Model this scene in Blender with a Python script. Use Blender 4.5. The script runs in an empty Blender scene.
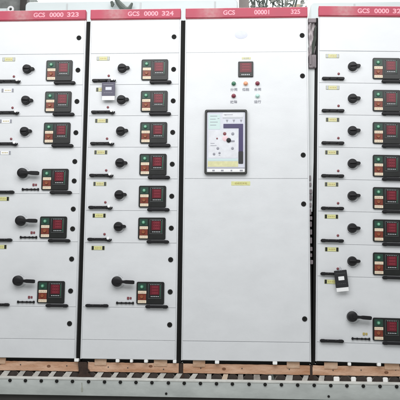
import bpy, bmesh, math, random
from mathutils import Vector, Matrix
random.seed(7)
S = bpy.context.scene
C = S.collection
PI = math.pi

# ------------------------------------------------------------------ materials
def mat(name, col, rough=.5, metal=0., spec=.5, var=0., vscale=(6, 6, 6), bump=0., bscale=80., emit=None, coat=0., col2=None, wave=0.):
    m = bpy.data.materials.new(name); m.use_nodes = True
    nt = m.node_tree; b = nt.nodes['Principled BSDF']
    b.inputs['Base Color'].default_value = (*col, 1)
    b.inputs['Roughness'].default_value = rough
    b.inputs['Metallic'].default_value = metal
    b.inputs['Specular IOR Level'].default_value = spec
    b.inputs['Coat Weight'].default_value = coat
    tc = nt.nodes.new('ShaderNodeTexCoord')
    if var or col2:
        oi = nt.nodes.new('ShaderNodeObjectInfo')
        mp = nt.nodes.new('ShaderNodeMapping'); mp.inputs['Scale'].default_value = vscale
        ad = nt.nodes.new('ShaderNodeVectorMath'); ad.operation = 'ADD'
        nt.links.new(tc.outputs['Object'], mp.inputs['Vector'])
        ml = nt.nodes.new('ShaderNodeMath'); ml.operation = 'MULTIPLY'; ml.inputs[1].default_value = 37.
        nt.links.new(oi.outputs['Random'], ml.inputs[0])
        nt.links.new(mp.outputs[0], ad.inputs[0]); nt.links.new(ml.outputs[0], ad.inputs[1])
        n = nt.nodes.new('ShaderNodeTexNoise'); n.inputs['Scale'].default_value = 1.; n.inputs['Detail'].default_value = 7.
        n.inputs['Roughness'].default_value = .62
        nt.links.new(ad.outputs[0], n.inputs['Vector'])
        r = nt.nodes.new('ShaderNodeValToRGB')
        r.color_ramp.elements[0].position = .32; r.color_ramp.elements[1].position = .68
        a = col2 if col2 else tuple(c * (1 - var) for c in col)
        r.color_ramp.elements[0].color = (*a, 1); r.color_ramp.elements[1].color = (*(tuple(min(1, c * (1 + var * .5)) for c in col)), 1)
        nt.links.new(n.outputs['Fac'], r.inputs['Fac']); nt.links.new(r.outputs[0], b.inputs['Base Color'])
        mr = nt.nodes.new('ShaderNodeMapRange'); mr.inputs['To Min'].default_value = max(.02, rough - .07); mr.inputs['To Max'].default_value = min(1, rough + .07)
        nt.links.new(n.outputs['Fac'], mr.inputs['Value']); nt.links.new(mr.outputs[0], b.inputs['Roughness'])
    if bump:
        n2 = nt.nodes.new('ShaderNodeTexNoise'); n2.inputs['Scale'].default_value = bscale; n2.inputs['Detail'].default_value = 3.
        nt.links.new(tc.outputs['Object'], n2.inputs['Vector'])
        bp = nt.nodes.new('ShaderNodeBump'); bp.inputs['Strength'].default_value = bump; bp.inputs['Distance'].default_value = .004
        nt.links.new(n2.outputs['Fac'], bp.inputs['Height']); nt.links.new(bp.outputs[0], b.inputs['Normal'])
        if wave:
            n3 = nt.nodes.new('ShaderNodeTexNoise'); n3.inputs['Scale'].default_value = 2.6; n3.inputs['Detail'].default_value = 2.
            nt.links.new(tc.outputs['Object'], n3.inputs['Vector'])
            b3 = nt.nodes.new('ShaderNodeBump'); b3.inputs['Strength'].default_value = wave; b3.inputs['Distance'].default_value = .03
            nt.links.new(n3.outputs['Fac'], b3.inputs['Height']); nt.links.new(b3.outputs[0], bp.inputs['Normal'])
    if emit:
        b.inputs['Emission Color'].default_value = (*col, 1); b.inputs['Emission Strength'].default_value = emit
    return m

M = dict(
    paint=mat('light_grey_powder_coat', (.684, .697, .710), .38, var=.045, vscale=(5, 3, 9), bump=.12, bscale=210, wave=.22),
    cut=mat('light_grey_edge', (.60, .62, .62), .5, var=.08),
    red=mat('red_header_paint', (.40, .022, .062), .40, var=.14, vscale=(7, 3, 20)),
    redfade=mat('dull_rubbed_red', (.50, .13, .15), .5, var=.2, vscale=(30, 3, 60)),
    pink=mat('faded_white_lettering', (.78, .33, .39), .5),
    black=mat('black_plastic', (.007, .0065, .008), .46, spec=.35, var=.25, vscale=(40, 40, 40)),
    blackm=mat('black_rubber_and_gap_shade', (.010, .010, .009), .75, spec=.3),
    bezel=mat('charcoal_bezel', (.010, .011, .010), .34, spec=.42, var=.2, vscale=(30, 30, 30)),
    inner=mat('grey_meter_frame', (.055, .06, .06), .38),
    screen=mat('dark_red_window', (.12, .011, .020), .28, spec=.35),
    digit=mat('red_digits', (.24, .022, .038), .4),
    green=mat('green_lamp', (.035, .17, .095), .3),
    greenhi=mat('green_lamp_cap', (.20, .44, .30), .3),
    greensq=mat('dark_green_square', (.012, .050, .032), .4),
    mint=mat('pale_mint_lamp', (.50, .74, .66), .3),
    orange=mat('orange_lamp', (.80, .36, .20), .3),
    maroon=mat('dark_red_lamp', (.20, .015, .04), .3),
    cream=mat('cream_strip', (.78, .66, .50), .5, var=.1, vscale=(60, 60, 60)),
    rust=mat('orange_red_button', (.20, .034, .015), .4, var=.25, vscale=(60, 60, 60)),
    rusthi=mat('orange_button_cap', (.27, .08, .028), .35),
    oliveedge=mat('olive_label_edge', (.40, .41, .25), .5),
    yellow=mat('yellow_label', (.66, .64, .36), .55, var=.12, vscale=(50, 50, 50)),
    ylw2=mat('bright_yellow_label', (.66, .66, .30), .55, var=.15, vscale=(50, 50, 50)),
    white=mat('white_plastic', (.84, .84, .84), .4),
    plate=mat('pale_plate', (.70, .72, .715), .4),
    greymark=mat('grey_print', (.30, .30, .34), .6),
    lightmark=mat('light_grey_print', (.50, .52, .54), .6),
    redmark=mat('dull_red_indicator', (.21, .055, .065), .4),
    amber=mat('amber_indicator', (.45, .36, .12), .4),
    purple=mat('purple_band', (.048, .035, .115), .4),
    lilac=mat('pale_lilac_face', (.62, .63, .70), .35, var=.06, vscale=(14, 14, 20)), face=mat('pale_grey_face', (.70, .71, .74), .35, var=.10, vscale=(30, 30, 30)),
    olive=mat('olive_grey_frame', (.020, .021, .018), .42, spec=.5, var=.12, vscale=(30, 30, 30)),
    aqua=mat('pale_aqua_print', (.55, .68, .66), .5),
    rose=mat('pale_rose_disc', (.76, .55, .58), .5),
    tagp=mat('mauve_grey_card', (.085, .078, .118), .45, var=.12, vscale=(40, 40, 40)),
    tagb=mat('black_card', (.014, .014, .017), .4),
    wood=mat('pinkish_lumber', (.70, .47, .335), .8, col2=(.42, .205, .105), vscale=(4, 8, 22), bump=.9, bscale=70),
    wood2=mat('pale_lumber', (.66, .48, .35), .8, col2=(.46, .27, .16), vscale=(10, 22, 30), bump=.9, bscale=60),
    knot=mat('brown_knot', (.20, .085, .04), .8, var=.4, vscale=(90, 90, 90)),
    bark_and_shade=mat('dark_torn_wood_and_shade', (.045, .026, .018), .9, var=.5, vscale=(30, 30, 30), bump=.8, bscale=90),
    railp=mat('rail_grey_paint', (.47, .495, .475), .5, var=.18, vscale=(6, 8, 14), bump=.15, bscale=120),
    railt=mat('lit_rail_top', (.66, .66, .62), .45, var=.16, vscale=(14, 20, 8), bump=.1),
    rust2=mat('rail_dirt', (.33, .34, .29), .8, var=.3, vscale=(40, 40, 40)),
    roller=mat('galvanised_roller', (.56, .54, .50), .5, var=.3, vscale=(20, 12, 20), bump=.1),
    steel=mat('dark_steel', (.035, .032, .028), .6, var=.3),
    clipl=mat('dull_grey_tape', (.30, .31, .28), .7, var=.4, vscale=(20, 20, 20)),
    capm=mat('dark_brown_end_cap', (.040, .028, .022), .7, var=.4, vscale=(40, 40, 40)),
    added_gap_block=mat('dull_grey_gap_block', (.34, .31, .28), .6, var=.3, vscale=(40, 40, 40)),
    backlight=mat('white_backlight', (.92, .92, .90), .7),  # white standing for bright background seen through gaps
    cloth=mat('grey_brown_wrap', (.58, .53, .54), .8, var=.5, vscale=(28, 28, 16), bump=.6, bscale=60),
    clothd=mat('dark_green_wrap', (.045, .055, .045), .8, var=.4, vscale=(30, 30, 30)),
    clip=mat('grey_clip', (.20, .17, .18), .5, var=.2),
    floor=mat('pale_workshop_floor', (.50, .51, .49), .35, var=.12, vscale=(1, 1, 1)),
    wall=mat('white_washed_wall', (.62, .67, .65), .8, var=.04, vscale=(1, 1, 1)),
    duct=mat('pale_duct_paint', (.68, .74, .74), .45, var=.06, vscale=(2, 5, 9)),
    dgrey=mat('dark_grey_machine', (.20, .21, .20), .6, var=.35, vscale=(12, 12, 14)),
    pillar=mat('grey_brown_pillar', (.25, .225, .21), .8, var=.2, vscale=(10, 10, 6)),
    cable=mat('dark_green_cable', (.10, .12, .105), .5),
    tanmat=mat('tan_box_card', (.62, .50, .38), .8, var=.2),
)

# ------------------------------------------------------------------ mesh helpers (x right, y away, z up)
def box(bm, x0, x1, y0, y1, z0, z1, bev=0.):
    t = bmesh.new()
    bmesh.ops.create_cube(t, size=1.)
    for v in t.verts:
        v.co = ((x0 + x1) / 2 + v.co.x * (x1 - x0), (y0 + y1) / 2 + v.co.y * (y1 - y0), (z0 + z1) / 2 + v.co.z * (z1 - z0))
    if bev: bmesh.ops.bevel(t, geom=t.edges[:], offset=bev, segments=2, affect='EDGES', profile=.5)
    merge(bm, t)
def merge(bm, t):
    me = bpy.data.meshes.new('tmp'); t.to_mesh(me); t.free(); bm.from_mesh(me); bpy.data.meshes.remove(me)
def outline(x0, x1, z0, z1, r, n=5):
    r = min(r, (x1 - x0) / 2 - 1e-5, (z1 - z0) / 2 - 1e-5); p = []
    for cx, cz, a in ((x1 - r, z1 - r, 0), (x0 + r, z1 - r, 90), (x0 + r, z0 + r, 180), (x1 - r, z0 + r, 270)):
        for i in range(n + 1):
            t = math.radians(a + 90 * i / n); p.append((cx + r * math.cos(t), cz + r * math.sin(t)))
    return p
def loft(bm, rings, cap0=True, cap1=True):
    vs = [[bm.verts.new(c) for c in r] for r in rings]; n = len(vs[0])
    for a, b in zip(vs, vs[1:]):
        for i in range(n): bm.faces.new((a[i], a[(i + 1) % n], b[(i + 1) % n], b[i]))
    if cap0: bm.faces.new(vs[0][::-1])
    if cap1: bm.faces.new(vs[-1])
def rr(bm, x0, x1, z0, z1, yf, yb, r=.006, bev=.0012):
    """rounded plate, front at yf (toward the viewer), back at yb, softened front edge"""
    a = outline(x0, x1, z0, z1, r); b = outline(x0 + bev, x1 - bev, z0 + bev, z1 - bev, max(r - bev, .0005))
    loft(bm, [[(x, yb, z) for x, z in a], [(x, yf + bev, z) for x, z in a], [(x, yf, z) for x, z in b]])
def disc(bm, x, z, prof, n=28, sx=1.):
    """lathe round the y axis through (x, z); prof = [(radius, y), ...] from back to front"""
    loft(bm, [[(x + sx * r * math.cos(2 * PI * i / n), y, z + r * math.sin(2 * PI * i / n)) for i in range(n)] for r, y in prof])
def tube(bm, pts, r, n=8):
    pts = [Vector(p) for p in pts]; rings = []
    for i, p in enumerate(pts):
        d = (pts[min(i + 1, len(pts) - 1)] - pts[max(i - 1, 0)]).normalized()
        u = d.cross(Vector((0, 1, 0.01))).normalized(); w = d.cross(u)
        rr_ = r[i] if isinstance(r, (list, tuple)) else r
        rings.append([tuple(p + rr_ * (math.cos(2 * PI * k / n) * u + math.sin(2 * PI * k / n) * w)) for k in range(n)])
    loft(bm, rings)
def prism(bm, pts, yf, yb):
    loft(bm, [[(x, yb, z) for x, z in pts], [(x, yf, z) for x, z in pts]])

def mesh(bm, m, smooth=True):
    bmesh.ops.recalc_face_normals(bm, faces=bm.faces[:])
    me = bpy.data.meshes.new('m'); bm.to_mesh(me); bm.free(); me.materials.append(m)
    if smooth:
        me.polygons.foreach_set('use_smooth', [True] * len(me.polygons))
        try: me.set_sharp_from_angle(angle=math.radians(32))
        except Exception: pass
    return me
def put(name, me, parent=None, loc=(0, 0, 0)):
    if isinstance(me, bmesh.types.BMesh): raise TypeError
    o = bpy.data.objects.new(name, me); C.objects.link(o); o.location = loc; o.parent = parent
    return o
def part(name, build, m, parent=None, loc=(0, 0, 0)):
    bm = bmesh.new(); build(bm); return put(name, mesh(bm, m), parent, loc)
def tag(o, label=None, cat=None, group=None, kind=None):
    if label: o['label'] = label
    if cat: o['category'] = cat
    if group: o['group'] = group
    if kind: o['kind'] = kind
    return o
def empty(name, loc=(0, 0, 0), rot=(0, 0, 0)):
    o = bpy.data.objects.new(name, None); C.objects.link(o); o.location = loc; o.rotation_euler = rot; o.empty_display_size = .1
    return o
def text_mesh(s, x0, x1, z0, z1, y, m, bold=.0):
    cu = bpy.data.curves.new('t', 'FONT'); cu.body = s; cu.extrude = .01; cu.offset = bold
    o = bpy.data.objects.new('t', cu); C.objects.link(o)
    dg = bpy.context.evaluated_depsgraph_get()
    me = bpy.data.meshes.new_from_object(o.evaluated_get(dg)); bpy.data.objects.remove(o)
    if not len(me.vertices): return None
    xs = [v.co.x for v in me.vertices]; ys = [v.co.y for v in me.vertices]
    ax, bx, ay, by = min(xs), max(xs), min(ys), max(ys)
    for v in me.vertices:
        c = v.co.copy()
        v.co = (x0 + (c.x - ax) / (bx - ax) * (x1 - x0), y - c.z * .05, z0 + (c.y - ay) / max(by - ay, 1e-6) * (z1 - z0))
    me.materials.clear(); me.materials.append(m)
    return me
def join_meshes(ms, m):
    bm = bmesh.new()
    for a in ms:
        if a: bm.from_mesh(a)
    me = bpy.data.meshes.new('m'); bm.to_mesh(me); bm.free(); me.materials.append(m); return me

FY = -.020      # the front plane of doors and drawers
cache = {}
def cached(key, build, m):
    if key not in cache:
        bm = bmesh.new(); build(bm); cache[key] = mesh(bm, m)
    return cache[key]

# ------------------------------------------------------------------ front fittings, all relative to a reference height
def b_door(w, h):
    def f(bm):      # folded sheet: thin softened edge
        x0, x1 = .0085, w - .0085
        rr(bm, x0, x1, .0009, h - .0009, FY, -.001, .002, .0011)
    return f
def f_lock(parent, x, z):       # round black quarter turn lock
    def b(bm):
        disc(bm, 0, 0, [(.0158, FY + .001), (.0158, FY - .003), (.0138, FY - .0045), (.007, FY - .0045), (.0065, FY - .0025), (.001, FY - .0025)], 20)
        box(bm, -.0012, .0012, FY - .005, FY - .002, -.0055, .0055)
    return put('lock', cached('lock', b, M['blackm']), parent, (x, 0, z))
def wob(x0, x1, zc, h, y0, y1, seed, nubs):
    """moulded pull bar: soft ends, bracket feet and slightly uneven back"""
    def b(bm):
        rr(bm, x0, x1, zc - h / 2, zc + h / 2, y1, y0, h * .48, .003)
        rr(bm, x0 + .004, x0 + .032, zc - h * .62, zc + h * .60, y1 + .004, y0, h * .4, .003)
        rr(bm, x1 - .034, x1 - .004, zc - h * .62, zc + h * .60, y1 + .004, y0, h * .4, .003)
        for k in range(nubs):
            t = x0 + (k + 1) * (x1 - x0) / (nubs + 1)
            disc(bm, t, zc, [(h * .36, y1 + .001), (h * .36, y1 - .0015), (h * .2, y1 - .003)], 12)
    return b
def f_handle_left(parent, zc, hook=True, long=True):
    x1 = .163 if long else .146
    o = put('handle', cached(('hl', long), wob(.025, .025 + x1 - .02 if long else .170, 0, .0165, FY + .001, FY - .020, 1, 2), M['black']), parent, (0, 0, zc))
    if hook:
        def b(bm):   # white cam ring that closes the slot
            disc(bm, .158, .006, [(.0095, FY - .002), (.0095, FY - .021), (.007, FY - .0235), (.003, FY - .0235)], 20)
        put('latch_button', cached('latchb', b, M['white']), parent, (0, 0, zc))
        def c(bm):
            pts = [(.148 + .0 , FY - .012, -.004), (.155, FY - .012, -.0095), (.166, FY - .012, -.0105), (.175, FY - .012, -.006), (.179, FY - .012, .003)]
            tube(bm, pts, [.004, .0055, .006, .0058, .004], 8)
        put('latch_hook', cached('latchh', c, M['black']), parent, (0, 0, zc))
    return o
def f_handle_right(parent, zc):
    return put('handle', cached('hr', wob(.403, .545, 0, .0170, FY + .001, FY - .021, 2, 0), M['black']), parent, (0, 0, zc))
def f_label(parent, x0, zc, kind):
    def b(bm): rr(bm, 0, .086, -.0135, .0135, FY - .0015, FY + .001, .002, .0005)
    pl = jx, jz = random.uniform(-.002, .002), random.uniform(-.0012, .0012); x0 += jx; zc += jz
    put('label_holder', cached('lh' + kind, b, M['plate' if kind == 'white' else 'oliveedge']), parent, (x0, 0, zc))
    def ends(bm): rr(bm, .0, .012, -.0120, .0120, FY - .0035, FY - .001, .0035, .0008)
    for a in (.003, .071): put('label_clip', cached('lc' + kind, ends, M[{'pale': 'lightmark', 'white': 'greymark', 'yellow': 'inner', 'bright': 'bezel'}[kind]]), parent, (x0 + a, 0, zc))  # clips paler on upper labels, washed-out light put into their colour
    def mk_(bm):
        for q in range(4): box(bm, .025 + .0105 * q, .031 + .0105 * q, FY - .0027, FY - .0020, -.0035, .0035)
    put('label_print', cached('lpm', mk_, M['amber']), parent, (x0, 0, zc))
    def ins(bm): rr(bm, .0165, .0695, -.0115, .0115, FY - .0023, FY - .0010, .001, .0003)
    mm = {'yellow': M['yellow'], 'bright': M['ylw2'], 'pale': M['yellow'], 'white': M['white']}[kind]
    put('label_card', cached('li' + kind, ins, mm), parent, (x0, 0, zc))
def f_indicator(parent, x, zc, two=False, m='redmark'):
    def b(bm):
        if two:
            rr(bm, -.016, -.002, -.0085, .0085, FY - .004, FY + .001, .003); rr(bm, .001, .013, -.0075, .0075, FY - .003, FY + .001, .003)
        else: disc(bm, 0, 0, [(.0078, FY + .001), (.0078, FY - .003), (.005, FY - .0045)], 14)
    put('indicator', cached(('ind', two, m), b, M[m]), parent, (x, 0, zc))
def f_small_knob(parent, x, z, ang=0.):
    def esc(bm):
        disc(bm, .002, -.001, [(.037, FY + .001), (.037, FY - .0008), (.0365, FY - .0012)], 32, 1.06)
    put('switch_plate', cached('esc', esc, M['paint']), parent, (x, 0, z))
    def marks(bm):
        for i in range(9):      # the little engraved scale under the knob
            a = math.radians(228 + i * 11); q = .0395
            cx, cz = q * math.cos(a) + .004, q * math.sin(a) + .002
            w = .0022 if i % 3 else .0036
            box(bm, cx - w, cx + w, FY - .0018, FY - .0010, cz - .0016, cz + .0016)
    put('switch_scale', cached('scl', marks, M['greymark']), parent, (x, 0, z))
    def b(bm):
        disc(bm, 0, 0, [(.0295, FY + .001), (.0305, FY - .006), (.0295, FY - .012), (.0270, FY - .016), (.0255, FY - .028), (.0230, FY - .031), (.012, FY - .032)], 30)
        # pointer
        def rg(y, s): return [(a * s if a > 0 else a, y, c * s) for a, c in ((0, -.016), (.030, -.0105), (.045, -.0085), (.049, -.004), (.049, .004), (.045, .0085), (.030, .0105), (0, .016))]
        loft(bm, [rg(FY - .003, 1), rg(FY - .020, 1), rg(FY - .024, .94)])
        box(bm, -.019, .020, FY - .040, FY - .030, -.0055, .0055, .002)
    k = put('rotary_knob', cached('knob', b, M['black']), parent, (x, 0, z)); ang += random.uniform(-3, 3)
    k.rotation_euler = (0, math.radians(ang), 0)
def f_big_knob(parent, x, z, ang=2.):
    def esc(bm): disc(bm, 0, 0, [(.043, FY + .001), (.043, FY - .0008), (.0425, FY - .0012)], 32)
    put('switch_plate', cached('esc2', esc, M['paint']), parent, (x, 0, z))
    def marks(bm):
        for i in range(11):
            a = math.radians(215 + i * 11); q = .0445
            cx, cz = q * math.cos(a) + .006, q * math.sin(a) + .002
            box(bm, cx - .003, cx + .003, FY - .0018, FY - .0010, cz - .0016, cz + .0016)
        for i in range(4):
            a = math.radians(40 + i * 12); cx, cz = .043 * math.cos(a), .043 * math.sin(a)
            box(bm, cx - .0025, cx + .0025, FY - .0018, FY - .0010, cz - .0015, cz + .0015)
    put('switch_scale', cached('scl2', marks, M['lightmark']), parent, (x, 0, z))
    def b(bm):
        disc(bm, 0, 0, [(.032, FY + .001), (.0335, FY - .008), (.0325, FY - .02), (.031, FY - .032), (.028, FY - .039), (.022, FY - .042), (.010, FY - .043)], 32)
        def ring(x_, h, y0, y1): return [(x_, y0, -h), (x_, y0, h), (x_, y1 + .003, h), (x_, y1, h - .003), (x_, y1, -h + .003), (x_, y1 + .003, -h)]
        loft(bm, [ring(0, .012, FY - .018, FY - .046), ring(.045, .0085, FY - .024, FY - .046), ring(.062, .0115, FY - .024, FY - .046), ring(.106, .0118, FY - .024, FY - .046), ring(.114, .0085, FY - .026, FY - .043)])
    k = put('rotary_handle', cached('bknob', b, M['black']), parent, (x, 0, z))
    k.rotation_euler = (0, math.radians(ang), 0)
def f_meter(parent, x0, ztop, w=.174, h=.139):
    def U(u): return u * w
    def V(v): return -v * h
    def P(n, key, build, m): put(n, cached(key, build, M[m]), parent, (x0, 0, ztop))
    P('meter_panel', 'mp', lambda bm: rr(bm, 0, w, -h, 0, FY - .010, FY + .001, .010, .002), 'bezel')
    y = FY - .010
    P('lamp_plate', 'mp1', lambda bm: rr(bm, U(.05), U(.35), V(.38), V(.07), y - .0015, y + .001, .003, .0005), 'greensq')
    P('green_lamp', 'mp2', lambda bm: disc(bm, U(.195), V(.23), [(.0125, y), (.0125, y - .005), (.010, y - .008), (.004, y - .009)], 20), 'green')
    P('lamp_cap', 'mp2b', lambda bm: disc(bm, U(.195), V(.23), [(.0075, y - .007), (.0070, y - .0100), (.003, y - .0112)], 16), 'greenhi')
    P('caption_strip', 'mp3', lambda bm: rr(bm, U(.055), U(.36), V(.535), V(.405), y - .0015, y + .001, .002, .0005), 'cream')
    P('button_plate', 'mp4', lambda bm: rr(bm, U(.055), U(.35), V(.815), V(.545), y - .0012, y + .001, .002, .0005), 'rust')
    P('push_button', 'mp5', lambda bm: disc(bm, U(.195), V(.67), [(.0105, y), (.0105, y - .006), (.0085, y - .008), (.005, y - .0075)], 20), 'rusthi')
    P('caption_strip', 'mp6', lambda bm: rr(bm, U(.055), U(.36), V(.955), V(.825), y - .0015, y + .001, .002, .0005), 'cream')
    def capm(bm):
        for v in (.47, .89):
            for i in range(4):
                a = U(.085 + .066 * i); box(bm, a, a + .0065, y - .0022, y - .0014, V(v) - .0032, V(v) + .0032)
    P('caption', 'mp6b', capm, 'tanmat')
    def fr(bm):
        a, b, c, d = U(.42), U(.90), V(.76), V(.08); t = .004
        box(bm, a, b, y - .003, y + .001, d - t, d, .0008); box(bm, a, b, y - .003, y + .001, c, c + t, .0008)
        box(bm, a, a + t, y - .003, y + .001, c + t, d - t, .0008); box(bm, b - t, b, y - .003, y + .001, c + t, d - t, .0008)
    P('display_frame', 'mp7', fr, 'inner')
    P('display', 'mp8', lambda bm: rr(bm, U(.49), U(.83), V(.58), V(.16), y - .0012, y + .001, .002, .0004), 'screen')
    dk = 'mp9' + random.choice('abcd')
    if dk not in cache:
        dv = {'a': ('888', '888', '888'), 'b': ('000', '000', '000'), 'c': ('088', '080', '088'), 'd': ('380', '380', '380')}[dk[-1]]
        rows = [text_mesh(dv[i], U(.56), U(.78), V(.28 + .13 * i), V(.19 + .13 * i), y - .0013, M['digit'], .02) for i in range(3)]
        cache[dk] = join_meshes(rows, M['digit'])
    put('digits', cache[dk], parent, (x0, 0, ztop))
    def cap(bm):
        for i in range(5):
            a = U(.52 + .062 * i); box(bm, a, a + .0072, y - .0016, y - .0006, V(.672), V(.640))
        for i in range(6):
            a = U(.50 + .058 * i); box(bm, a, a + .0050, y - .0010, y - .0002, V(.135), V(.115))
    P('caption', 'mp10', cap, 'lightmark')
    P('trim_line', 'mp11', lambda bm: box(bm, U(.845), U(.862), y - .0012, y + .001, V(.70), V(.14)), 'green')
def f_slot_bar(parent, zc, m='redmark', x0=.217):
    def b(bm):
        box(bm, x0, x0 + .113, FY - .008, FY + .001, -.0045, .0045, .0015)
        for a in (x0 + .002, x0 + .103): rr(bm, a, a + .009, -.0085, .0085, FY - .011, FY + .001, .003)
        for a in (x0 + .030, x0 + .058, x0 + .080): rr(bm, a, a + .009, -.0065, .0065, FY - .010, FY + .001, .002)
    put('slide_bolt', cached(('sb', x0), b, M['black']), parent, (0, 0, zc))
    f_indicator(parent, x0 + .084, zc + .030, True, m)

def drawer_small(cab, w, zt, zb, label='yellow', hook=True, ang=0.):
    d = put('drawer', cached(('dr', w, round(zt - zb, 3)), b_door(w, zt - zb), M['paint']), cab, (0, 0, zb))
    r = zt - zb      # children are relative to the drawer origin at its lower edge
    f_label(d, .050, r - .033, label)
    f_small_knob(d, .220, r - .103, ang)
    f_meter(d, .347, r - .045)
    f_lock(d, .557, r - .111)
    f_indicator(d, .132, r - .151)
    f_handle_left(d, r - .185, hook)
    f_handle_right(d, r - .199)
    return d
def drawer_tall(cab, w, zt, zb, label, kz=.132, panel=.161, locks=(.210, .083), ind='redmark'):
    d = put('drawer', cached(('dr', w, round(zt - zb, 3)), b_door(w, zt - zb), M['paint']), cab, (0, 0, zb))
    r = zt - zb
    f_label(d, .050, r - .034, label)
    f_big_knob(d, .220, kz, random.uniform(1, 3))
    f_meter(d, .345, panel, .175, .134)
    for z in locks: f_lock(d, .556, z)
    f_slot_bar(d, .027, ind)
    f_handle_left(d, .009, False, False)
    f_handle_right(d, .006)
    return d

def f_text(parent, name, s, x0, x1, z0, z1, y, m, bold=0.):
    me = text_mesh(s, x0, x1, z0, z1, y, m, bold)
    if me: return put(name, me, parent)

def cabinet(name_label, w, loc, rot, header, gl=True, gr=True):
    c = empty('switchgear_cabinet', loc, rot)
    tag(c, name_label, 'electrical cabinet', 'switchgear cabinets standing in a row')
    def body(bm):
        box(bm, .004, w - .004, .004, .78, .0, 2.197, .003)
        box(bm, 0, .0078, FY + .0004, .03, .0, 2.199, .001); box(bm, w - .0078, w, FY + .0004, .03, .0, 2.199, .001)
        box(bm, .0078, w - .0078, FY + .0045, .0039, .001, 2.196)
    part('body', body, M['paint'], c)
    if gl: part('gap_shade_strip', lambda bm: box(bm, -.0148, -.0002, .004, .60, -.019, 2.198, .002), M['blackm'], c)  # black strip added to darken the gap between cabinets
    if gr: part('gap_shade_strip', lambda bm: box(bm, w + .0002, w + .0148, .004, .60, -.019, 2.198, .002), M['blackm'], c)
    part('base_frame', lambda bm: box(bm, .006, w - .006, .012, .76, -.019, -.001), M['blackm'], c)
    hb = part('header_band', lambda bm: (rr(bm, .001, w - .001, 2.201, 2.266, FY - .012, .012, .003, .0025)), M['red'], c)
    words = {'n': [(.250, .327), (.357, .451), (.475, .553)], 'w': [(.248, .325), (.450, .548), (.688, .748)]}['w' if w > .7 else 'n']
    for (a, b), s in zip(words, header):
        f_text(hb, 'lettering', s, a, b, 2.2175, 2.2495, FY - .0122, M['pink'], .03)
    lip = part('header_lip', lambda bm: box(bm, .004, w - .004, FY - .006, .0, 2.1965, 2.2008, .0008), M['redfade'], c)
    td = put('top_door', cached(('dr', w, .231), b_door(w, .231), M['paint']), c, (0, 0, 1.968))
    f_lock(td, w - .0435 if w < .7 else .760, .109)
    return c, td

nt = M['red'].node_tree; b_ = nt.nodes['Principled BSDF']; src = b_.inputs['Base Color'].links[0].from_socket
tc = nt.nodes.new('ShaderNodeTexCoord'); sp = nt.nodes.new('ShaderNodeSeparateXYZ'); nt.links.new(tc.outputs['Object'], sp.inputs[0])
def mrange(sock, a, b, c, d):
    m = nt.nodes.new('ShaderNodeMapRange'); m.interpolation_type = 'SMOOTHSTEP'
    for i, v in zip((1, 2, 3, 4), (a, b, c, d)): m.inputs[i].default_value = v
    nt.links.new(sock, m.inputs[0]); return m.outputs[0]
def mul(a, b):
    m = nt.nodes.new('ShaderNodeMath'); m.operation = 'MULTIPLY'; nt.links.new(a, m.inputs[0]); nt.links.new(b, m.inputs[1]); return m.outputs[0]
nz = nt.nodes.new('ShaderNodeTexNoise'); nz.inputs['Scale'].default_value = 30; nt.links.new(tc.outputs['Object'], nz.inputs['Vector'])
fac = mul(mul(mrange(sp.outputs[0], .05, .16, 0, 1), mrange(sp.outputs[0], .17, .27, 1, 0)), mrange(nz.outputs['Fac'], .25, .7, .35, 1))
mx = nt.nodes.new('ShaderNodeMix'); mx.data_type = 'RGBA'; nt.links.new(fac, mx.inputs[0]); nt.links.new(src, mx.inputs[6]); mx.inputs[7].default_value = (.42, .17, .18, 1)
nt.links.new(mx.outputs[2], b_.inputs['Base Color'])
# ---- first cabinet (cut by the left edge of the photograph)
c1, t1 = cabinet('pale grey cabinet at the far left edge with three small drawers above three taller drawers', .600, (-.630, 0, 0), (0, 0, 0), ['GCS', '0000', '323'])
zz = [1.968, 1.757, 1.549, 1.341]
for i in range(3): drawer_small(c1, .6, zz[i], zz[i + 1], ['pale', 'white', 'white'][i], True, [0, 2, 0][i])
drawer_tall(c1, .6, 1.341, 1.038, 'white')
drawer_tall(c1, .6, 1.038, .729, 'bright')
drawer_tall(c1, .6, .729, .320, 'bright', .160, .160, (.300, .099))
# ---- second cabinet
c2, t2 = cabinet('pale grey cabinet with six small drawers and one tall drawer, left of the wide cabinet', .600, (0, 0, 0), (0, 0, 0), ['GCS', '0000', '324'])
zz = [1.968, 1.757, 1.549, 1.341, 1.134, .930, .724]
for i in range(6): drawer_small(c2, .6, zz[i], zz[i + 1], ['pale', 'yellow', 'yellow', 'yellow', 'yellow', 'bright'][i], True, [0, 1, -1, 2, 0, 1][i])
drawer_tall(c2, .6, .724, .320, 'bright', .160, .160, (.300, .099))
for c in (c1, c2):
    bd = put('bottom_door', cached(('dr', .6, .201), b_door(.6, .201), M['paint']), c, (0, 0, .119))
    f_lock(bd, .556, .097)
    put('kick_panel', cached(('dr', .6, .117), b_door(.6, .117), M['paint']), c, (0, 0, .002))
# ---- wide cabinet
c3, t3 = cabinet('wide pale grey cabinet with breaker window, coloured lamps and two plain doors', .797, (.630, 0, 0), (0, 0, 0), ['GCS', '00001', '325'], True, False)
part('maker_sticker', lambda bm: disc(bm, .365, 2.086, [(.027, FY + .0005), (.027, FY - .0008), (.0265, FY - .001)], 30, 1.55), mat('very_pale_blue_sticker', (.60, .62, .71), .4, var=.08, vscale=(60, 60, 60)), t3).location = (0, 0, -1.968)
ud = put('door', cached(('dr', .797, .832), b_door(.797, .832), M['paint']), c3, (0, 0, 1.137))
ld = put('door', cached(('dr', .797, 1.018), b_door(.797, 1.018), M['paint']), c3, (0, 0, .119))
put('kick_panel', cached(('dr', .797, .115), b_door(.797, .115), M['paint']), c3, (0, 0, .002))
for z in (1.806, 1.288): f_lock(ud, .760, z - 1.137)
for z in (.975, .261): f_lock(ld, .760, z - .119)
Z = lambda z: z - 1.137
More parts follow.
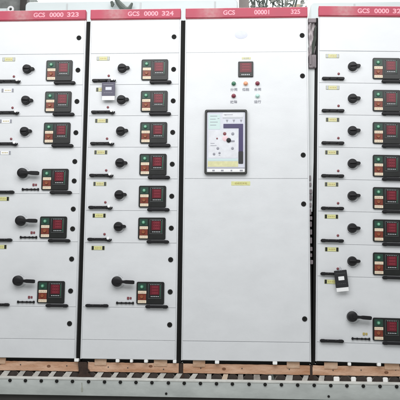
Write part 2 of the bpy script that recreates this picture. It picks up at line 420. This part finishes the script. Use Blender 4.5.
part('meter', lambda bm: rr(bm, .347, .444, Z(1.903), Z(1.801), FY - .010, FY + .001, .005, .002) if False else rr(bm, .347, .444, Z(1.801), Z(1.903), FY - .010, FY + .001, .005, .002), M['bezel'], ud)
part('meter_window', lambda bm: rr(bm, .358, .433, Z(1.830), Z(1.893), FY - .0112, FY - .009, .003, .0004), M['screen'], ud)
rows = [text_mesh('888', .372, .420, Z(1.878 - .018 * i), Z(1.889 - .018 * i), FY - .0114, M['digit'], .02) for i in range(3)]
put('digits', join_meshes(rows, M['digit']), ud)
def cap3(bm):
    for i in range(5): box(bm, .368 + .0115 * i, .3755 + .0115 * i, FY - .0112, FY - .0098, Z(1.811), Z(1.818))
part('caption', cap3, M['lightmark'], ud)
def yl(z, x0, x1, m='yellow', h=.018):
    def b(bm): rr(bm, x0, x1, z - h / 2, z + h / 2, FY - .0014, FY + .001, .002, .0004)
    return b
part('name_label', yl(Z(1.927), .370, .428, h=.014), M['yellow'], ud)
f_text(ud, 'caption', '电压表', .382, .416, Z(1.922), Z(1.932), FY - .0015, M['lightmark'], 0)
for x, z, m, s in ((.318, 1.758, 'green', '分闸'), (.395, 1.758, 'orange', '储能'), (.471, 1.758, 'maroon', '合闸'), (.318, 1.676, 'maroon', '故障'), (.471, 1.676, 'mint', '运行')):
    lp = part('pilot_lamp', lambda bm: disc(bm, x, Z(z), [(.0145, FY + .001), (.0145, FY - .004), (.0115, FY - .005), (.0115, FY - .014), (.009, FY - .018), (.003, FY - .0195)], 22), M[m], ud)
    lp2 = part('lamp_ring', lambda bm: disc(bm, x, Z(z), [(.0170, FY + .001), (.0170, FY - .0025), (.0150, FY - .0035), (.0118, FY - .0035)], 22), M['plate'], lp)
    f_text(ud, 'lamp_caption', s, x - .022, x + .023, Z(z) - .049, Z(z) - .029, FY - .0012, M['greymark'], .012)
# breaker window; photo-like proportions inside a 0.271 x 0.418 frame
def X(px): return .134 + (px - 205.2) / 42. * .271
def ZB(py): return Z(1.581 - (py - 110.5) / 64. * .418)
bf = part('breaker_window', lambda bm: rr(bm, .134, .405, Z(1.163), Z(1.581), FY - .012, FY + .001, .012, .003), M['olive'], ud)
yy = FY - .012
def ringf(bm):
    x0, x1, z0, z1 = .134, .405, Z(1.163), Z(1.581); t = .0125
    o1 = outline(x0, x1, z0, z1, .012); o2 = outline(x0 + .002, x1 - .002, z0 + .002, z1 - .002, .010)
    i1 = outline(x0 + t - .002, x1 - t + .002, z0 + t - .002, z1 - t + .002, .008); i2 = outline(x0 + t, x1 - t, z0 + t, z1 - t, .006)
    L = [[(x, y, z) for x, z in q] for q, y in ((o1, yy - .0005), (o1, yy - .009), (o2, yy - .011), (i1, yy - .011), (i2, yy - .009), (i2, yy - .0005))]
    loft(bm, L + [L[0]], False, False); bmesh.ops.remove_doubles(bm, verts=bm.verts[:], dist=1e-6)
part('window_frame', ringf, M['olive'], bf)
def bpatch(name, x0, x1, y0, y1, m, dy=.002, r=.003):
    return part(name, lambda bm: rr(bm, X(x0), X(x1), ZB(y1), ZB(y0), yy - dy, yy + .001, r, .0005), M[m], bf)
bpatch('faceplate', 207.4, 245.3, 112.4, 172.9, 'lilac', .001, .007)
bpatch('data_plate', 208.8, 220.5, 115., 130., 'aqua', .0018)
bpatch('upper_plate', 222.8, 243.6, 113.3, 117.8, 'face', .0018)
bpatch('scale_line', 223., 243., 118., 119.2, 'lightmark', .002, .001)
bpatch('control_face', 209., 238.4, 131., 158.5, 'face', .0018, .004)
bpatch('purple_bar', 223.7, 243.2, 124.6, 128.9, 'purple', .004, .003)
bpatch('purple_column', 238.9, 243.2, 128.8, 153, 'purple', .0038, .002)
bpatch('dark_column', 238.7, 243.3, 152., 164.2, 'tagb', .0048, .005)
bpatch('yellow_strip', 208.5, 238.4, 161.8, 167.3, 'yellow', .0022, .001)
bpatch('aqua_strip', 208.5, 238.4, 159.2, 161.4, 'aqua', .002, .001)
bpatch('grey_line', 208., 245., 168., 168.8, 'greymark', .0022, .0005)
bpatch('bottom_strip', 208., 245., 169.2, 172.6, 'white', .0022, .001)
def dots(name, lst, m, dy):
    def b(bm):
        for x, y, r in lst: disc(bm, X(x), ZB(y), [(r, yy), (r, yy - dy), (r * .7, yy - dy - .0012)], 18)
    part(name, b, M[m], bf)
dots('rose_disc', [(225.6, 139.2, .019)], 'rose', .0024)
dots('red_button', [(225., 134.4, .0105), (217.5, 139.2, .005)], 'redmark', .0046)
dots('grey_button', [(233., 134.5, .0095), (218.3, 149., .0085), (232.8, 149., .0085), (214.6, 154.6, .008), (220., 153.6, .007)], 'greymark', .0042)
dots('black_selector', [(229., 141., .0145)], 'black', .008)
def mk(bm):
    for x in (227.3, 234., 241.2): prism(bm, [(X(x - 1.2), ZB(120.4)), (X(x + 1.2), ZB(120.4)), (X(x), ZB(123.2))], yy - .0022, yy)
    box(bm, X(230.4), X(234.8), yy - .004, yy, ZB(142.6), ZB(141.1))
    for x, y, w in ((210.5, 116.5, 7), (210.5, 119.5, 5.5), (210.5, 122.5, 7.5), (210.5, 125.5, 6), (217.8, 119, 1.8), (211, 146, 6), (225, 115.5, 1.6), (219.2, 155.8, 1.6), (211, 143.8, 4), (224, 115.2, 9)):
        box(bm, X(x), X(x + w), yy - .0026, yy, ZB(y + .45), ZB(y))
    for x, w in ((213, 2.4), (221.5, 2.6), (231, 1.6), (240, 3)): box(bm, X(x), X(x + w), yy - .003, yy, ZB(171.7), ZB(170.2))
part('printed_marks', mk, M['greymark'], bf)
part('name_label', yl(Z(1.1055), .305, .425, h=.026), M['ylw2'], ld).location = (0, 0, 1.018)
o = f_text(ld, 'caption', '进线开关柜', .325, .405, Z(1.099) + 1.018, Z(1.112) + 1.018, FY - .0015, M['amber'], .004)
# side return of the wide cabinet, seen in the widening gap on its right
def sr(bm):
    prism(bm, [(.7975, .93), (.816, .93), (.828, 1.25), (.842, 1.90), (.7975, 1.90)], .008, .40)
part('side_panel', sr, M['cut'], c3)
part('gap_shade_strip', lambda bm: box(bm, .7972, .8085, .006, .60, -.019, .928, .002), M['blackm'], c3)  # black strip added so the lower gap reads as deep shade
z_ = 1.16
while z_ > .62:
    h_ = random.uniform(.018, .040); w_ = random.uniform(.010, .018)
    part('hinge_lug', lambda bm: rr(bm, .7990, .7990 + w_, z_ - h_, z_, -.004, .03, .004), M['clip'], c3); z_ -= h_ + random.uniform(.008, .022)
# ---- fourth cabinet, leaning a touch to the right
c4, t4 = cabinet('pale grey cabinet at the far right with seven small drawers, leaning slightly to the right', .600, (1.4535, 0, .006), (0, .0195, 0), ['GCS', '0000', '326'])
zz = [1.966, 1.755, 1.545, 1.334, 1.128, .925, .719, .519]
for i in range(7): drawer_small(c4, .6, zz[i], zz[i + 1], ['pale', 'pale', 'yellow', 'yellow', 'yellow', 'bright', 'bright'][i], False, [-3, 1, -1, 0, 0, 2, 0][i])
drawer_tall(c4, .6, .519, .117, 'bright', .160, .158, (.300, .099), 'amber')
put('kick_panel', cached(('dr', .6, .114), b_door(.6, .114), M['paint']), c4, (0, 0, .002))

# ------------------------------------------------------------------ things hanging on the handles
def card(name, label, x, z, w, h, m, lean, wh, group=None):
    c = empty(name, (x, FY - .026, z), (0, math.radians(lean), 0)); tag(c, label, 'tag', 'cards hung on drawer handles')
    part('card', lambda bm: rr(bm, 0, w, -h, 0, -.004, -.001, .004, .0008), m, c)
    part('print_patch', lambda bm: rr(bm, w * .28, w * .74, -h * .58, -h * .36, -.0052, -.0036, .002, .0003), M['lilac'] if m is M['tagp'] else M['white'], c)
    part('lower_slip', lambda bm: rr(bm, w * .04, w * .98, -h - wh, -h - .0005, -.003, -.0015, .002, .0003), M['white'], c)
    def lp(bm): tube(bm, [(w * .45, -.003, -.004), (w * .47, -.004, .012), (w * .52, .006, .022), (w * .58, -.002, .012), (w * .58, -.003, -.004)], .0016, 6)
    part('string', lp, M['greymark'], c)
    def fx(bm):
        for i in range(5): box(bm, w * (.16 + .14 * i), w * (.24 + .14 * i), -.005, -.0036, -h * .80, -h * .76)
        box(bm, w * .12, w * .88, -.005, -.0036, -h * .20, -h * .165)
    part('print_line', fx, M['greymark'] if m is M['tagp'] else M['inner'], c)
    return c
card('tag_card', 'mauve grey card hung from a drawer handle on the second cabinet from the left', .094, 1.766, .087, .092, M['tagp'], 0, .028)
card('tag_card', 'black tilted card with white slip hung from a lower drawer handle of the right cabinet', 1.569, .556, .078, .106, M['tagb'], -6, .024)

# ------------------------------------------------------------------ timber and white light spots under the cabinets
def beam(x0, x1, label, stain):
    def b(bm):
        t = bmesh.new(); bmesh.ops.create_cube(t, size=1.)
        bmesh.ops.subdivide_edges(t, edges=[e for e in t.edges if abs(e.verts[0].co.x - e.verts[1].co.x) > .5], cuts=28)
        for v in t.verts:
            j = random.uniform(-.0012, .0012)
            v.co = ((x0 + x1) / 2 + v.co.x * (x1 - x0), .055 + v.co.y * .11 + j, -.0495 + v.co.z * .057 + j * .8)
        merge(bm, t)
    o = part('timber_beam', b, M['wood'])
    for q in range(3):
        nx_ = x0 + (x1 - x0) * random.uniform(.1 + .3 * q, .3 + .3 * q); nz_ = random.uniform(-.066, -.034)
        part('nail_head', lambda bm: disc(bm, nx_, nz_, [(.0035, .002), (.0035, -.0022), (.002, -.003)], 10), M['steel'], o)
    kx = x0 + (x1 - x0) * random.uniform(.25, .8); kz = random.uniform(-.058, -.040)
    part('knot', lambda bm: disc(bm, kx, kz, [(.0085, .002), (.0080, -.0016), (.003, -.0012)], 16, 1.5), M['knot'], o)
    tag(o, label, 'timber', 'timber beams under the cabinets'); return o
beam(-.640, -.012, 'rough wooden beam under the leftmost cabinet', 1)
beam(.046, .614, 'rough wooden beam under the cabinet with six small drawers', 2)
beam(.642, 1.421, 'long rough wooden beam under the wide cabinet', 3)
beam(1.437, 2.06, 'rough wooden beam under the rightmost cabinet', 4)
part_blocks = [(-.56, -.477, 'short wooden block on the beam at the left picture edge'), (.087, .162, 'wooden block near the left end of the second cabinet base'), (.459, .542, 'wooden block near the right end of the second cabinet base'),
    (.702, .778, 'wooden block near the left end of the wide cabinet base'), (1.280, 1.359, 'wooden block near the right end of the wide cabinet base'), (1.508, 1.590, 'wooden block near the left end of the rightmost cabinet base'), (1.873, 1.963, 'wooden block under the rightmost cabinet at the right picture edge')]
for x0, x1, l in part_blocks:
    o = part('wooden_block', lambda bm: box(bm, x0, x1, -.004, .010, -.040, .0035 if False else -.0005, .002), M['wood2']); tag(o, l, 'wooden block', 'wooden blocks wedged between cabinets and beams')
lightspots = [(-.023, 'white light spot at the gap between the two leftmost cabinets', .0), (.234, 'white light spot under the second cabinet, left one of the middle three', .0), (.321, 'white light spot under the second cabinet, smallest of the middle three', -.004), (.412, 'white light spot under the second cabinet, right one of the middle three', .0),
    (.590, 'white light spot under the lower right corner of the second cabinet', .0), (.852, 'white light spot under the left half of the wide cabinet', 0), (1.207, 'white light spot under the right half of the wide cabinet', 0), (1.659, 'white light spot under the right cabinet, just right of a wooden block', 0), (1.837, 'white light spot under the right cabinet, nearest the right picture edge', 0)]
for x, l, d in lightspots:
    w = random.uniform(.009, .014) + d
    o = part('lightspot', lambda bm: rr(bm, x - w, x + w, -.0175, .0015, -.023 - .003, .0105, .004, .002), M['backlight']); tag(o, l, 'lightspot', 'white light spots in the gap under the cabinets')  # small white blocks added where bright background shows through the base gap
# torn dark scrap in the gap between beams one and two
def scrap(bm):
    pts = [(-.022, -.110), (-.004, -.085), (-.010, -.060), (-.013, -.040), (-.013, -.020), (.022, -.020), (.040, -.022), (.046, -.036), (.046, -.060), (.058, -.072), (.050, -.084), (.078, -.110)]
    prism(bm, pts, -.014, .03)
    prism(bm, [(-.006, -.021), (.040, -.019), (.030, -.034), (.004, -.032)], -.010, .02)
tag(part('scrap_and_gap_shade', scrap, M['bark_and_shade']), 'dark torn scrap of wood jammed between the two left beams', 'wood scrap')
def gap_shade_left(bm): prism(bm, [(.618, -.020), (.638, -.020), (.640, -.060), (.650, -.110), (.600, -.110), (.618, -.080)], -.002, .05)
tag(part('scrap_and_gap_shade', gap_shade_left, M['bark_and_shade']), 'thin dark filler for the shade in the beam gap left of the wide cabinet', 'wood scrap')  # dark filler added where the beam gap is only shade

def gap_shade_right(bm): prism(bm, [(1.419, -.020), (1.440, -.020), (1.439, -.070), (1.446, -.110), (1.410, -.110), (1.421, -.080)], .001, .05)
tag(part('scrap_and_gap_shade', gap_shade_right, M['bark_and_shade']), 'thin dark filler for the shade in the beam gap right of the wide cabinet', 'wood scrap')  # dark filler added to shut off light showing through this gap

# ------------------------------------------------------------------ roller conveyor
cv = empty('roller_conveyor', (.7, 0, -.75)); tag(cv, 'long grey roller conveyor carrying the whole row of cabinets', 'conveyor')
OFF = (-.7, 0, .75)
def rail(bm):
    x0, x1 = -1.6, 3.0
    box(bm, x0, x1, -.052, -.046, -.2185, -.1265, .0015)
    box(bm, x0, x1, -.046, -.006, -.2185, -.213, .001)
part('rail', rail, M['railp'], cv, OFF)
part('rail_top', lambda bm: box(bm, -1.6, 3.0, -.0545, -.004, -.1260, -.1110, .003), M['railt'], cv, OFF)  # lip coloured lighter than the rail for light from above
x = -.4289 - 3 * .0984
for k in range(32):
    xc = x + k * .0984 + random.uniform(-.0015, .0015)
    rl = part('roller', lambda bm: loft(bm, [[(xc + r * math.cos(2 * PI * i / 24), y, -.1165 + r * math.sin(2 * PI * i / 24)) for i in range(24)] for r, y in ((.0345, .014), (.036, .016), (.036, .85), (.034, .853), (.01, .855))]), M['roller'], cv, OFF)
    if all(abs(xc + .049 - fx) > .045 for fx in (1.176, 1.582, 1.685, 1.781, 1.877)):
        sm = M['roller'] if xc < .7 else M[random.choice(['roller', 'tanmat', 'added_gap_block'])]
        ww = random.uniform(.016, .024); sl = .016 if xc < .75 else random.uniform(-.006, .010)
        part('added_gap_block', lambda bm: prism(bm, [(xc + .049 - ww - sl, -.125), (xc + .049 + ww - sl, -.125), (xc + .049 + ww * .8 + sl, -.0815), (xc + .049 - ww * .8 + sl, -.0815)], -.0035, .30), sm, cv, OFF)  # slanted blocks added between rollers; pale left ones imitate lit roller sides
    part('end_cap', lambda bm: loft(bm, [[(xc + r * math.cos(2 * PI * i / 24), y, -.1165 + r * math.sin(2 * PI * i / 24)) for i in range(24)] for r, y in ((.010, -.003), (.012, .001), (.032, .003), (.0345, .006), (.0345, .0138))]), M['capm'], rl)
    def bolt(bm):
        disc(bm, xc, -.1335, [(.0115, -.0515), (.0115, -.056), (.0095, -.058), (.003, -.058)], 6)
        disc(bm, xc, -.1335, [(.006, -.056), (.006, -.062), (.004, -.063)], 10)
    b_ = part('bolt', bolt, M['blackm'], cv, OFF)
def small(bm):
    for xx in (.544, 1.527): disc(bm, xx, -.198, [(.0075, -.0515), (.0075, -.0555), (.003, -.057)], 12)
part('drain_plug', small, M['blackm'], cv, OFF)
def dirt(bm):
    pts = [(.019, -.140), (.024, -.141), (.026, -.165), (.031, -.180), (.030, -.196), (.020, -.198), (.018, -.182), (.021, -.162)]
    prism(bm, pts, -.0528, -.0515)
part('dirt_streak', dirt, M['rust2'], cv, OFF)
part('rear_rail', lambda bm: box(bm, -1.6, 3.0, .858, .905, -.201, -.0985, .003), M['railp'], cv, OFF)
part('under_rail_shade', lambda bm: box(bm, -1.6, 3.0, -.030, .015, -.33, -.219, .003), M['steel'], cv, OFF)  # dark bar added for the black shade beneath the rail
for xx in (-1.2, .1, 1.4, 2.7):
    for y0 in (-.03, .85): part('leg', lambda bm: box(bm, xx - .04, xx + .04, y0 - .001, y0 + .05, -.75, -.332, .004), M['steel'], cv, OFF)
# white blocks added for bright background showing between the rollers on the right
for x_, w, l in ((1.176, .010, 'small white block for bright background between rollers below the wide cabinet'), (1.582, .018, 'white block for bright background between rollers, leftmost of the four at the right'), (1.685, .015, 'white block for bright background between rollers, second of the four at the right'), (1.781, .015, 'white block for bright background between rollers, third of the four at the right'), (1.877, .015, 'white block for bright background between rollers, rightmost of the four at the right')):
    o = part('backlight_wedge', lambda bm: rr(bm, x_ - w, x_ + w, -.122, -.086, -.0035, .05, .008, .003), M['backlight']); tag(o, l, 'bright background block', 'white blocks for bright background between the rollers')

# ------------------------------------------------------------------ the widening gap at the right of the wide cabinet
def wrap(bm):
    nx, nz = 8, 26; vs = []
    for side in (0, 1):
        g = []
        for j in range(nz + 1):
            row = []
            for i in range(nx + 1):
                u, v = i / nx, j / nz
                xx = 1.431 + u * (.052 - .012 * v * v) + .003 * math.sin(9 * v + 2); z = 2.196 - v * .262
                y = .012 + .010 * math.sin(14 * u + 5 * v) + .007 * math.sin(23 * v + 6 * u) + random.uniform(-.002, .002) + side * .010
                row.append(bm.verts.new((xx, y, z)))
            g.append(row)
        vs.append(g)
    for g in vs:
        for j in range(nz):
            for i in range(nx): bm.faces.new((g[j][i], g[j][i + 1], g[j + 1][i + 1], g[j + 1][i]))
    a, b = vs
    for j in range(nz):
        for i in (0, nx): bm.faces.new((a[j][i], a[j + 1][i], b[j + 1][i], b[j][i]))
    for i in range(nx):
        for j in (0, nz): bm.faces.new((a[j][i], a[j][i + 1], b[j][i + 1], b[j][i]))
wr = part('packing_wrap', wrap, M['cloth']); tag(wr, 'crumpled grey brown wrapping stuffed into the gap beside the wide cabinet', 'wrapping')
def fold(bm): prism(bm, [(1.452, 2.02), (1.468, 2.08), (1.474, 2.14), (1.484, 2.14), (1.482, 2.06), (1.466, 1.97), (1.456, 1.95)], -.010, .004)
part('dark_fold', fold, M['clothd'], wr)
part('top_fold', lambda bm: rr(bm, 1.4305, 1.484, 2.170, 2.199, -.006, .012, .006, .003), M['clip'], wr)
cl = part('clip', lambda bm: (rr(bm, 1.432, 1.480, 1.862, 1.950, -.014, .02, .006, .003), rr(bm, 1.437, 1.449, 1.880, 1.955, -.020, -.012, .004, .002), rr(bm, 1.458, 1.470, 1.865, 1.935, -.020, -.012, .004, .002)), M['clip'])
tag(cl, 'grey clip holding the wrapping in the gap right of the wide cabinet', 'clip')

# ------------------------------------------------------------------ hall behind
fl = part('floor', lambda bm: box(bm, -14, 16, -12, 9, -.80, -.75), M['floor']); tag(fl, kind='structure')
wl = part('hall_wall', lambda bm: box(bm, -12, 14, 7.0, 7.2, -.74, 8), M['wall']); tag(wl, 'pale whitewashed wall at the back of the hall', 'wall', kind='structure')
# long pale duct hung above and behind the cabinets, its top edge just inside the frame
def duct(x0, x1, label, ztop=2.845):
    t = tag(part('air_duct', lambda bm: rr(bm, x0, x1, 2.45, ztop, 1.2, 1.6, .035, .006), M['duct']), label, 'duct', 'pale ducts above the cabinets')
    for xx in [x0 + .35 + .62 * i for i in range(int((x1 - x0 - .4) / .62) + 1)]: part('seam', lambda bm: box(bm, xx, xx + .012, 1.194, 1.2005, 2.46, ztop - .02, .001), M['cut'], t)
duct(-.822, .962, 'pale duct above the two left cabinets', 2.842)
duct(1.56, 2.9, 'pale duct above the rightmost cabinet', 2.806)
t = tag(part('machine_housing', lambda bm: (rr(bm, -1.9, -.89, 1.9, 3.1, 1.3, 1.8, .01, .004),), M['dgrey']), 'dark grey machine housing seen above the far left cabinet', 'machine')
part('pale_panel', lambda bm: rr(bm, -1.20, -.985, 2.40, 2.825, 1.286, 1.302, .01, .002), M['duct'], t)
def ring(bm):
    n = 28
    loft(bm, [[(-.968 + r * math.cos(2 * PI * i / n), y, 2.806 + r * math.sin(2 * PI * i / n)) for i in range(n)] for r, y in ((.030, 1.27), (.030, 1.262), (.026, 1.256), (.014, 1.256), (.011, 1.262), (.011, 1.268))])
part('round_socket', ring, M['white'], t); part('socket_hole', lambda bm: disc(bm, -.968, 2.806, [(.0108, 1.269), (.0108, 1.264)]), M['steel'], t)
tag(part('black_post', lambda bm: box(bm, -.886, -.826, 1.25, 1.33, -.74, 3.4, .004), M['steel']), 'narrow black post above the far left cabinet beside the pale duct', 'post')
tag(part('pillar', lambda bm: box(bm, .972, 1.056, 1.18, 1.40, -.74, 4.2, .008), M['pillar']), 'grey brown pillar rising behind the wide cabinet', 'pillar')
def hook(bm):
    tube(bm, [(-.050, 1.15, 2.90), (-.046, 1.15, 2.84), (-.020, 1.15, 2.800), (.010, 1.15, 2.765), (.040, 1.15, 2.742), (.070, 1.15, 2.752), (.086, 1.15, 2.790), (.090, 1.15, 2.800)], [.012, .016, .024, .028, .028, .020, .012, .008], 10)
    tube(bm, [(-.082, 1.15, 2.815), (-.072, 1.15, 2.790), (-.078, 1.15, 2.770)], [.012, .016, .010], 8)
    tube(bm, [(-.05, 1.15, 2.9), (-.05, 1.15, 3.6)], .012, 8)
tag(part('lifting_hook', hook, M['cable']), 'dark hook hanging in front of the pale duct above the second cabinet', 'hook')
# clutter of hanging cables and boxes right of the pillar
cb = empty('hanging_cable_bundle', (1.3, 1.5, 3.2)); tag(cb, 'tangle of dark cables and leaves of tape between pillar and right duct', 'cable bundle')
random.seed(11)
def cbl(bm):
    for k in range(30):
        xx = random.uniform(1.07, 1.54); z = random.uniform(2.85, 2.93); a = random.uniform(-.03, .03)
        tube(bm, [(xx, 1.5, z + .12), (xx + a, 1.5, z + .03), (xx + a * 2, 1.49, z), (xx + a * 3 + random.uniform(-.02, .02), 1.5, z + .025)], random.uniform(.003, .009), 6)
part('cables', cbl, M['cable'], cb, (-1.3, -1.5, -3.2))
def lf(bm):
    for k in range(40):
        xx = random.uniform(1.07, 1.56); z = random.uniform(2.86, 2.95); s = random.uniform(.010, .026)
        prism(bm, [(xx - s, z), (xx - s * .2, z - s * .6), (xx + s, z + .2 * s), (xx + .1 * s, z + s * .8)], 1.40 + .004 * k, 1.4025 + .004 * k)
part('tape_ends', lf, M['clipl'], cb, (-1.3, -1.5, -3.2))
tag(part('tan_carton', lambda bm: box(bm, 1.44, 1.53, 1.75, 1.95, 2.6, 3.02, .004), M['tanmat']), 'tan carton high behind the right end of the wide cabinet', 'carton')

# ------------------------------------------------------------------ light: high window light from an unseen panel added in midair, soft hall light
W = bpy.data.worlds.new('World'); S.world = W; W.use_nodes = True
bg = W.node_tree.nodes['Background']; bg.inputs[0].default_value = (.97, .98, 1., 1); bg.inputs[1].default_value = .445
def area(name, loc, target, sx, sy, power, col=(1, 1, 1)):
    l = bpy.data.lights.new(name, 'AREA'); l.shape = 'RECTANGLE'; l.size = sx; l.size_y = sy; l.energy = power; l.color = col
    o = bpy.data.objects.new(name, l); C.objects.link(o); o.location = loc
    o.rotation_euler = (Vector(target) - Vector(loc)).to_track_quat('-Z', 'Y').to_euler(); return o
area('window_light', (.6, -2.6, 3.35), (.7, 0, 1.9), 5.0, 2.3, 148, (.98, .99, 1.))
area('roof_light', (.7, 3.6, 7.2), (.7, 4.2, 2.5), 9, 4, 900, (.97, 1., 1.))

# ------------------------------------------------------------------ camera
cam = bpy.data.cameras.new('camera'); co = bpy.data.objects.new('camera', cam); C.objects.link(co)
r = Vector((0.998307670778198, 0.05735040624592827, 0.009629401270884937))
u = Vector((-0.001899541352722003, -0.13333943243020493, 0.9910686088772261)); f = Vector((-0.058122166236798396, 0.9894096859555287, 0.13300483874402527))
mt = Matrix((r, u, -f)).transposed().to_4x4(); mt.translation = (1.0111120725913143, -4.683716183680007, 0.3719901115521697)
co.matrix_world = mt
cam.sensor_width = 36; cam.lens = 743.0541659097727 / 400 * 36; cam.clip_end = 200; cam.clip_start = .05
S.camera = co
S.render.resolution_x = 1024; S.render.resolution_y = 1024
S.view_settings.view_transform = 'Standard'; S.view_settings.look = 'None'; S.view_settings.gamma = 1; S.view_settings.exposure = 0
